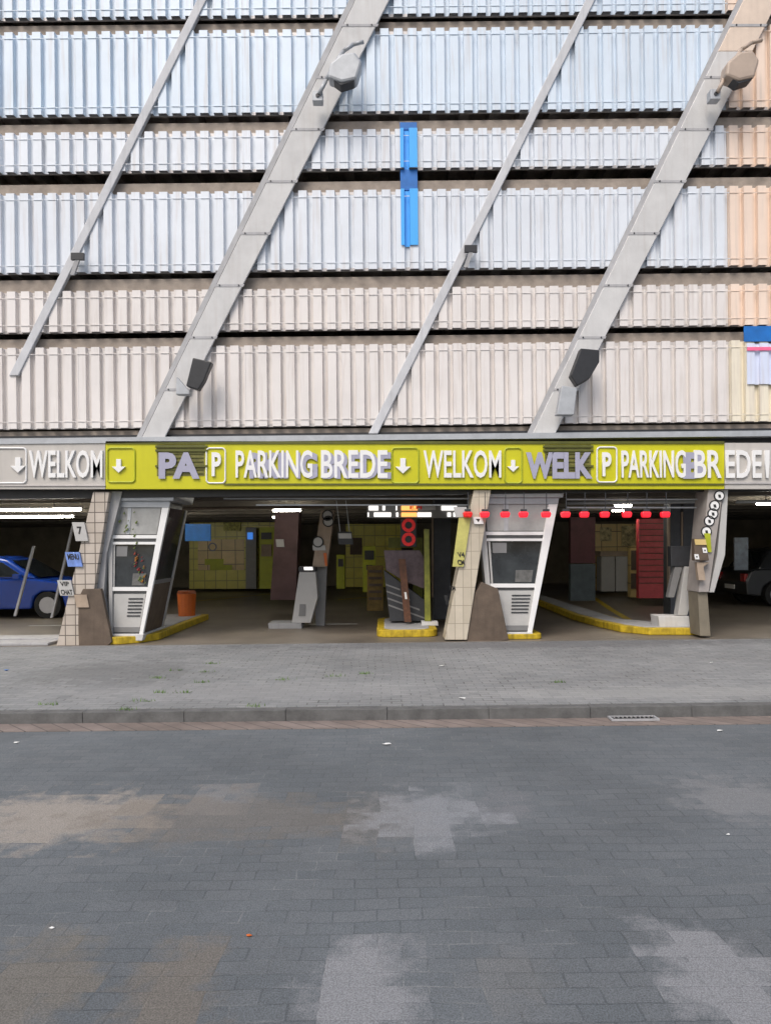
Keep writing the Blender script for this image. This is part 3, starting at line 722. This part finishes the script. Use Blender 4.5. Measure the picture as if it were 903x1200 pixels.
g = MB(); g.prism([(452,645),(452,668),(470,680),(494,690),(500,660),(494,645)], 14.0, .25); g.build('head', mat('dusky_plum_metal', (.12,.085,.095), .5, .4, 12), t)
SH = 0.0
# illuminated sign strips
t = thing('lit_sign', 'white illuminated sign strips with an orange centre over the middle lane', 'sign', (W(487,600,14)[0],14,W(487,600,14)[1]))
g = MB(); g.rect(430, 555, 591, 607, 14.02, .12); g.build('case', M['mgrey'], t)
for (xa, xb, ya, yb, m_) in ((432,443,592,598,'litw'),(448,451,592,598,'litw'),(451.6,463,592,598,'zinc'),(463.6,465,592,598,'litw'),(470,489,592,598,'lito'),(490,510,592.4,597.6,'rim'),(517,535,592,598,'litw'),
                             (430.6,432,600.6,605.5,'litw'),(438,458,600.6,605.5,'litw'),(464,466.5,600.6,605.5,'litw'),(470,488,600.6,605.5,'lito'),(488.8,505,600.6,605.5,'litw'),(524,528,600.6,605.5,'litw'),(531,543,600.6,605.5,'litw')):
    g = MB(); g.rect(xa, xb, ya, yb, 13.995, .022); g.build('lit_panel', M[m_], t)
text('E.PI', 480, 494, 593, 597, 13.985, .006, M['redd'], t)
# red ring signals
t = thing('signal_light', 'pair of glowing red rings stacked below the lit sign', 'traffic light', (W(478,625,14)[0],14,W(478,625,14)[1]))
g = MB(); g.rect(469, 488, 608, 641, 14.03, .1); g.build('housing', M['black'], t, bevel=.01)
for yy in (615.5, 632): g = MB(); g.ring(478.5, yy, 14.005, 8.0, 4.2, .024); g.build('lens', M['redd'], t)
# green-yellow upright behind the signals
t = thing('portal_frame', 'yellow green frame with dark opening behind the signals', 'frame', (W(490,700,15)[0],15,.01))
g = MB(); g.rect(484, 495, 630, 712, 15, .1); g.rect(455, 483.6, 630, 642, 15, .1); g.build('frame', mat('dark_olive_paint', (.14,.15,.02), .6, .3, 8), t)
# red lamps row
LR = [548, 568, 592, 613.5, 640, 663, 685, 709, 735, 757.5, 780]
where = ['just right of the lit sign', 'on the pillar left of the booth', 'over the booth left side', 'over the booth window', 'over the booth right side', 'by the white booth post',
         'right of the booth', 'above the ochre wall start', 'above the ochre wall middle', 'above the ochre wall end', 'above the red door']
for i, x_ in enumerate(LR):
    Y = 12.15
    c = W(x_, 602.5, Y)
    t = thing('red_lamp', 'small glowing red lamp %s' % where[i], 'lamp', (c[0], Y, c[1]+.12), 'row of red lamps')
    g = MB(); g.prism([(x_-5,599.5),(x_-5.6,602),(x_-4.6,606.4),(x_+4.6,606.4),(x_+5.6,602),(x_+5,599.5)], Y, .10); g.build('lens', M['redd'] if i == 0 else M['redl'], t, bevel=.02)
    g = MB(); g.rect(x_-3.5, x_+3.5, 596.6, 599.3, Y+.02, .06); g.build('cap', M['dark_rail'], t)
    g = MB(); g.rect(x_-.4, x_+.4, 577, 596.4, Y+.045, .012); g.build('hanger', M['dark_rail'], t)

# ---------------------------------------------------------------- inside the garage
def wallpiece(name, lab, cat, xa, xb, ya, yb, Y, d_, m, grp=None):
    t = thing(name, lab, cat, (W((xa+xb)/2,yb,Y)[0], Y, .01), grp)
    g = MB(); g.rect(xa, xb, ya, yb, Y, d_); g.build('panel', m, t)
    return t
t = wallpiece('partition_wall', 'yellow green tiled wall at the back of the left lane', 'wall', 222, 332, 612, 690, 27, .3, M['yg'])
g = MB()
for (a,b,c,d_) in ((240,262,655,662),(246,272,662,668)): g.rect(a,b,c,d_,26.96,.035)
g.build('painted_arrow', M['ygp'], t)
g = MB(); g.rect(262, 282, 612, 622, 26.9, .09); g.build('lettering_board', mat('mottled_yellow', (.42,.40,.06), .5, .8, 9), t)
g = MB(); g.rect(232, 286, 632, 668, 26.97, .028); g.build('tiles', M['ochre'], t)
g = MB(); g.ring(249, 641, 26.93, 5, 3.6, .03); g.build('emblem', M['mgrey'], t)
for (xa, xb, lab) in ((288, 300, 'narrow grey cabinet before the yellow green wall'), (304, 322, 'bright yellow green door at the end of the left lane')):
    g_ = lab.startswith('narrow')
    t = thing('cabinet' if g_ else 'door', lab, 'cabinet' if g_ else 'door', (W(xa,690,26)[0],26,.01))
    g = MB(); g.rect(xa, xb, 618, 690, 26, .4); g.build('body', M['mgrey'] if g_ else M['ygp'], t)
    g = MB(); g.rect(xa+2, xb-4, 624, 632, 25.95, .045); g.build('screen', M['ledb'] if g_ else M['black'], t)
t = wallpiece('partition_wall', 'ochre tiled wall at the back of the right lane', 'wall', 697, 752, 614, 692, 24, .3, M['ochre'])
g = MB(); g.rect(703, 716, 618, 634, 23.95, .045); g.rect(728, 744, 616, 640, 23.95, .045); g.build('notice', mat('mottled_ochre', (.5,.42,.2), .5, .7, 9), t)
t = thing('cabinet', 'pale cabinet standing before the ochre wall', 'cabinet', (W(718,697,22.5)[0],22.5,.01))
g = MB(); g.rect(704, 720, 652, 693, 22.5, .5); g.rect(721, 735, 652, 693, 22.5, .5); g.build('body', M['lgrey'], t, bevel=.01)
g = MB(); g.rect(703, 736, 646, 651.5, 22.45, .6); g.build('top', M['tan'], t)
t = wallpiece('roller_door', 'dark red ribbed roller door at the right lane', 'door', 748, 789, 608, 701, 19.0, .2, M['red'])
g = MB()
for i in range(11): g.rect(748.5, 788.5, 613+i*7, 613.8+i*7, 18.96, .035)
g.build('ribs', M['brown'], t)
t = thing('shopfront', 'dim maroon shutter between the second booth and the ochre wall', 'shutter', (W(680,690,18)[0],18,.01))
g = MB(); g.rect(668, 697, 606, 660, 18, .2); g.build('shutter', mat('maroon', (.09,.025,.03), .6, .3, 6), t)
g = MB(); g.rect(668, 697, 661, 704, 18, .2); g.build('base', mat('steel_blue', (.06,.08,.09), .5, .3, 6), t)
for (xa, xb, lab) in ((785, 797, 'dark column with a pale stripe right of the red door'), (800, 818, 'dark column beside the intercom pillar'), (508, 528, 'dark blue grey column at the centre lane')):
    Y = 15.2
    t = thing('column', lab, 'column', (W(xa,712,Y)[0], Y, .01), 'dark columns in the garage')
    g = MB(); g.rect(xa, xb, 585, 726, Y, .4); g.build('shaft', mat('slate_paint', (.075,.082,.095), .6, .2, 5), t, bevel=.01)
    g = MB(); g.rect(xa-2.2, xa-.3, 600, 700, Y-.01, .1); g.build('edge_strip', M['tan'], t)
# ceiling pipes
for i, (xa, xb, y_, Y, lab) in enumerate(((0,128,585,13.3,'rusty ceiling pipe over the far left bay'), (664,850,589.5,13.2,'grey ceiling pipe over the right lane'), (200,380,596,14.6,'dark ceiling pipe over the left lane'), (862,960,588,13.3,'pale ceiling pipe over the far right bay'))):
    a = W(xa, y_, Y); b = W(xb, y_, Y)
    g = MB(); g.cyl((a[0],Y,a[1]), (b[0],Y,a[1]), .03, 10)
    o = g.build('ceiling_pipe', (M['zinc'] if i in (1,3) else M['brown']), smooth=True); tag(o, lab, 'pipe', 'pipes under the ceiling')
# tube lights
TL = [(320,352,598.3,15.5,'bright fluorescent tube over the left lane, the nearer of two'), (320,347,606.5,18,'bright fluorescent tube over the left lane, the farther of two'),
      (-60,95,598.6,14.3,'long fluorescent tube over the far left bay, nearer one'), (-60,86,606.8,17,'long fluorescent tube over the far left bay, farther one'),
      (720,739,592.8,16,'short fluorescent tube over the right lane'), (717,737,598.5,19,'second short fluorescent tube over the right lane, behind the first'),
      (886,940,590.6,15.5,'fluorescent tube over the far right bay'), (206,216,601,19,'small bright tube behind the left booth roof'), (252,258,594,17,'tiny bright tube over the left lane'), (282,288,592.5,17,'tiny bright tube right of the other tiny one')]
for (xa, xb, y_, Y, lab) in TL:
    a = W(xa, y_, Y); b = W(xb, y_, Y)
    t = thing('tube_light', lab, 'light', ((a[0]+b[0])/2, Y, a[1]+.06), 'fluorescent tubes under the ceiling')
    g = MB(); g.cyl((a[0],Y,a[1]), (b[0],Y,a[1]), .022, 8); g.build('tube', M['tube'], t)
    g = MB(); g.box(a[0]-.03, b[0]+.03, Y-.03, Y+.03, a[1]+.025, a[1]+.06); g.build('fitting', M['lgrey'], t)
    for f in (.2, .8):
        g = MB(); xx = a[0]+(b[0]-a[0])*f; g.box(xx-.008, xx+.008, Y-.008, Y+.008, a[1]+.061, 2.658); g.build('hanger', M['dark_rail'], t)
# posts in the far left bay
for (xt, xb, y0, y1, lab) in ((100,108-12,583,600,None), (84,78-5,616,724,'thin pale leaning pole in the far left bay, nearer the tiled pillar'), (38,30,640,722,'thin pale leaning pole in the far left bay, nearer the edge')):
    if lab:
        g = MB(); g.lean(xt, xb-34+20, 2.4, 2.6, y0, y1, 14.2, .05); o = g.build('pole', M['conc_grey']); tag(o, lab, 'pole', 'poles in the far left bay')
# pale ramp slabs in the far left entry
t = thing('ramp', 'low pale concrete ramp slabs at the far left entry', 'ramp', (-6.3, 12.3, .004))
g = MB(); g.box(-8.5, -5.62, 12.3, 12.75, .004, .05); g.box(-8.5, -5.55, 12.8, 13.3, .004, .07); g.build('slab', M['conc_grey'], t, bevel=.01)
# orange bin behind the booth
t = thing('bin', 'orange bin standing behind the left booth', 'bin', (W(218,715,16)[0], 16, .01))
c = W(219, 715, 16)
g = MB(); g.cyl((c[0],16,.01),(c[0],16,.62),.17,16,.2); g.build('body', M['orange'], t, smooth=False)
g = MB(); g.cyl((c[0],16,.625),(c[0],16,.68),.21,16,.17); g.build('lid', mat('dark_orange', (.3,.06,.01), .5), t)
# clutter on the back walls and floor of the lanes
def panelrow(name, lab, cat, xa, xb, ya, yb, Y, m, inner, im, d_=.25):
    t = thing(name, lab, cat, (W(xa,yb,Y)[0], Y, .01))
    g = MB(); g.rect(xa, xb, ya, yb, Y, d_); g.build('body', m, t, bevel=.01)
    for (a, b, c, e) in inner:
        g = MB(); g.rect(a, b, c, e, Y-.03, .028); g.build('front_panel', im, t)
    return t
panelrow('vending_machine', 'warm lit yellow machine at the end of the right lane', 'machine', 738, 747, 640, 700, 20.5, M['ochre'], [(739,746,645,668),(739,746,672,690)], M['brown'])
panelrow('payment_machine', 'yellow green payment machine at the end of the centre lane', 'machine', 425, 440, 640, 694, 23, M['ygp'], [(427,438,645,656),(429,436,662,668)], M['dark_rail'])
panelrow('cabinet', 'yellow green cabinet between the plum column and the ticket machine', 'cabinet', 394, 404, 650, 690, 24, M['ygp'], [(396,402,655,664)], M['dark_rail'])
panelrow('wall_panel', 'ochre striped wall panel left of the centre island', 'panel', 430, 449, 663, 716, 16.8, mat('dark_ochre', (.2,.13,.03), .6, .4, 6), [(432,447,668+i*8,671+i*8) for i in range(5)], M['brown'])
panelrow('partition_wall', 'dim olive wall behind the centre lane', 'wall', 405, 470, 614, 688, 28, M['yg'], [(410,424,630,650)], M['brown'])
t = thing('wall_board', 'pale notice board on the yellow green wall', 'board', (W(312,650,25.9)[0], 25.8, 1.5))
g = MB(); g.rect(306, 318, 638, 652, 25.9, .04); g.build('board', M['tan'], t)
for (xa, ya, xb, yb, lab) in ((225,703,330,694,1),(395,703,470,697,2)):
    g = MB(); P0 = gp(xa, ya); P1 = gp(xb, yb)
    v = [g.bm.verts.new(p) for p in ((P0[0],P0[1],.0085),(P1[0],P1[1],.0085),(P1[0],P1[1]+.25,.0085),(P0[0],P0[1]+.25,.0085))]; g.bm.faces.new(v)
    struct(g.build('road_marking', M['kerby']))
# blue boards high inside left lane
for (xa, xb, ya, yb, Y, lab) in ((217,247,614,634,20,'dark blue board behind the left booth'), (860,876,630,668,17,'slate blue board in the far right bay')):
    g = MB(); g.rect(xa, xb, ya, yb, Y, .05); o = g.build('wall_board', M['dblue'] if xa < 400 else mat('slate_board', (.10,.12,.15), .5, .5, 6)); tag(o, lab, 'board')

# ---------------------------------------------------------------- cars
def car(lab, x, y, rz, paint):
    t = thing('parked_car', lab, 'car', (0,0,0))
    def side_prism(pts, w0, w1=None, n_='body', m=None, top=None, bev=.04):
        g = MB(); A = []; B = []
        for (px, pz) in pts:
            wy = w0 if top is None or pz < top[0] else w0 - (pz-top[0])*top[1]
            A.append(g.bm.verts.new((px, -wy, pz))); B.append(g.bm.verts.new((px, wy, pz)))
        g.bm.faces.new(A); g.bm.faces.new(B[::-1]); n = len(A)
        for i in range(n): g.bm.faces.new((A[i], B[i], B[(i+1)%n], A[(i+1)%n]))
        return g.build(n_, m, t, bevel=bev)
    side_prism([(-2.1,.3),(-2.12,.62),(-2.0,.86),(-1.9,.92),(-1.75,.94),(1.0,.92),(1.7,.82),(2.05,.7),(2.12,.5),(2.08,.28),(1.75,.24),(1.68,.5),(1.5,.62),(1.2,.62),(1.02,.5),(.95,.22),(-.95,.22),(-1.02,.5),(-1.2,.62),(-1.5,.62),(-1.68,.5),(-1.75,.26)], .86, m=paint)
    side_prism([(-1.8,.93),(-1.45,1.4),(-.9,1.46),(.0,1.44),(.35,1.36),(1.05,.925)], .84, n_='cabin', m=paint, top=(.93,.32))
    side_prism([(-1.5,.97),(-1.28,1.33),(-.9,1.38),(.0,1.36),(.25,1.3),(.8,.97)], .853, n_='side_glass', m=M['carglass'], top=(.93,.32), bev=.01)
    g = MB()
    g.bm.faces.new([g.bm.verts.new(p) for p in ((1.07,-.7,.95),(1.07,.7,.95),(.40,.6,1.36),(.40,-.6,1.36))])
    bmesh.ops.solidify(g.bm, geom=list(g.bm.faces), thickness=.012); g.build('windscreen', M['carglass'], t)
    g = MB()
    g.bm.faces.new([g.bm.verts.new(p) for p in ((-1.815,-.68,.98),(-1.815,.68,.98),(-1.5,.6,1.37),(-1.5,-.6,1.37))])
    bmesh.ops.solidify(g.bm, geom=list(g.bm.faces), thickness=.012); g.build('rear_window', M['carglass'], t)
    for sx in (-1.35, 1.35):
        for sy in (-1, 1):
            g = MB(); g.cyl((sx,sy*.68,.31),(sx,sy*.875,.31),.31,24); o = g.build('wheel', M['rubber'], t)
            g = MB(); g.cyl((sx,sy*.86,.31),(sx,sy*.884,.31),.19,16); g.build('rim', M['rim'], o)
    for sy in (-1, 1):
        g = MB(); g.box(2.02, 2.12, sy*.62-.15, sy*.62+.15, .56, .68); g.build('headlight', M['amber'], t, bevel=.02)
        g = MB(); g.box(-2.13, -2.03, sy*.68-.12, sy*.68+.12, .62, .82); g.build('tail_light', M['taill'], t, bevel=.02)
    g = MB(); g.box(-2.135,-2.115,-.26,.26,.42,.53); g.build('number_plate', M['paper'], t)
    g = MB()
    for sy in (-1,1): g.box(.62,.78,sy*.96-.09,sy*.96+.09,.92,1.04)
    g.build('mirrors', paint, t, bevel=.02)
    t.location = (x, y, .006); t.rotation_euler = (0, 0, R(rz))
car('blue parked car side-on in the dim far left bay', W(10, 700, 18)[0], 18, 0, M['bluecar'])
car('dark parked car in the gloom of the far right bay', W(1010, 700, 17)[0], 19, 0, mat('black_car_paint', (.02,.022,.025), .3))

# ---------------------------------------------------------------- weeds and litter
def ground_at(x, y, z):
    a = R(ROLL); xp = x-451.5; vp = HOR-y
    u = math.cos(a)*xp + math.sin(a)*vp; v = -math.sin(a)*xp + math.cos(a)*vp
    Y = (EYE-z)*F/(-v); return (u/F*Y, Y)
weeds = [(236,800),(216,812),(189,812),(170,822),(183,795),(240,788),(148,832),(428,790),(247,778),(205,786),(392,793),(330,797),(60,826),(655,800),(300,828)]
for i, (a, b) in enumerate(weeds):
    X, Y = ground_at(a, b, 0)
    g = MB()
    for k in range(26):
        bx = X+random.gauss(0,.05); by = Y+random.gauss(0,.018); h = random.uniform(.012,.04); an = random.uniform(0,6.28); l_ = random.uniform(.005,.03)
        p = Vector((bx,by,0)); q = p+Vector((math.cos(an)*l_, math.sin(an)*l_, h)); s_ = Vector((math.sin(an), -math.cos(an), 0))*.004
        g.bm.faces.new([g.bm.verts.new(v) for v in (p-s_, p+s_, q+s_*.3, q-s_*.3)])
    o = g.build('weed_tuft', M['grass']); tag(o, 'small green weed tuft growing in a joint of the pavement', 'weed', 'weed tufts in the pavement joints')
bits = [(518,781,0,.05,'white crumpled paper scrap on the pavement before the centre island','paper'), (541,819,0,.05,'flat white scrap on the pavement near the kerb','paper'), (61,1089,-.12,.012,'white cigarette end on the road at lower left','paper'),
        (853,979,-.12,.014,'white cigarette end on the road at the right','paper'), (8,786,0,.04,'blue plastic scrap on the pavement at the far left','dblue'), (20,871,-.12,.03,'pale scrap on the road at the left edge','paper'),
        (453,873,-.12,.04,'pale scrap on the road at the middle','paper'), (843,857,-.12,.04,'thin pale scrap on the road near the drain','paper'), (292,1098,-.12,.015,'orange leaf fragment on the road','orange'),(833,777,0,.03,'pale scrap on the pavement at the right','paper')]
for (a, b, z, s_, lab, m_) in bits:
    X, Y = ground_at(a, b, z); g = MB()
    n = 7; h = []
    top = [g.bm.verts.new((X+s_*random.uniform(.6,1.3)*math.cos(6.283*i/n), Y+s_*.6*random.uniform(.6,1.3)*math.sin(6.283*i/n), z+.006+random.uniform(0,s_*.25))) for i in range(n)]
    c = g.bm.verts.new((X, Y, z+.012+s_*.1)); c2 = g.bm.verts.new((X, Y, z+.001))
    for i in range(n): g.bm.faces.new((top[i], top[(i+1)%n], c)); g.bm.faces.new((top[(i+1)%n], top[i], c2))
    o = g.build('litter', M[m_]); tag(o, lab, 'litter')

S.render.engine = 'CYCLES'
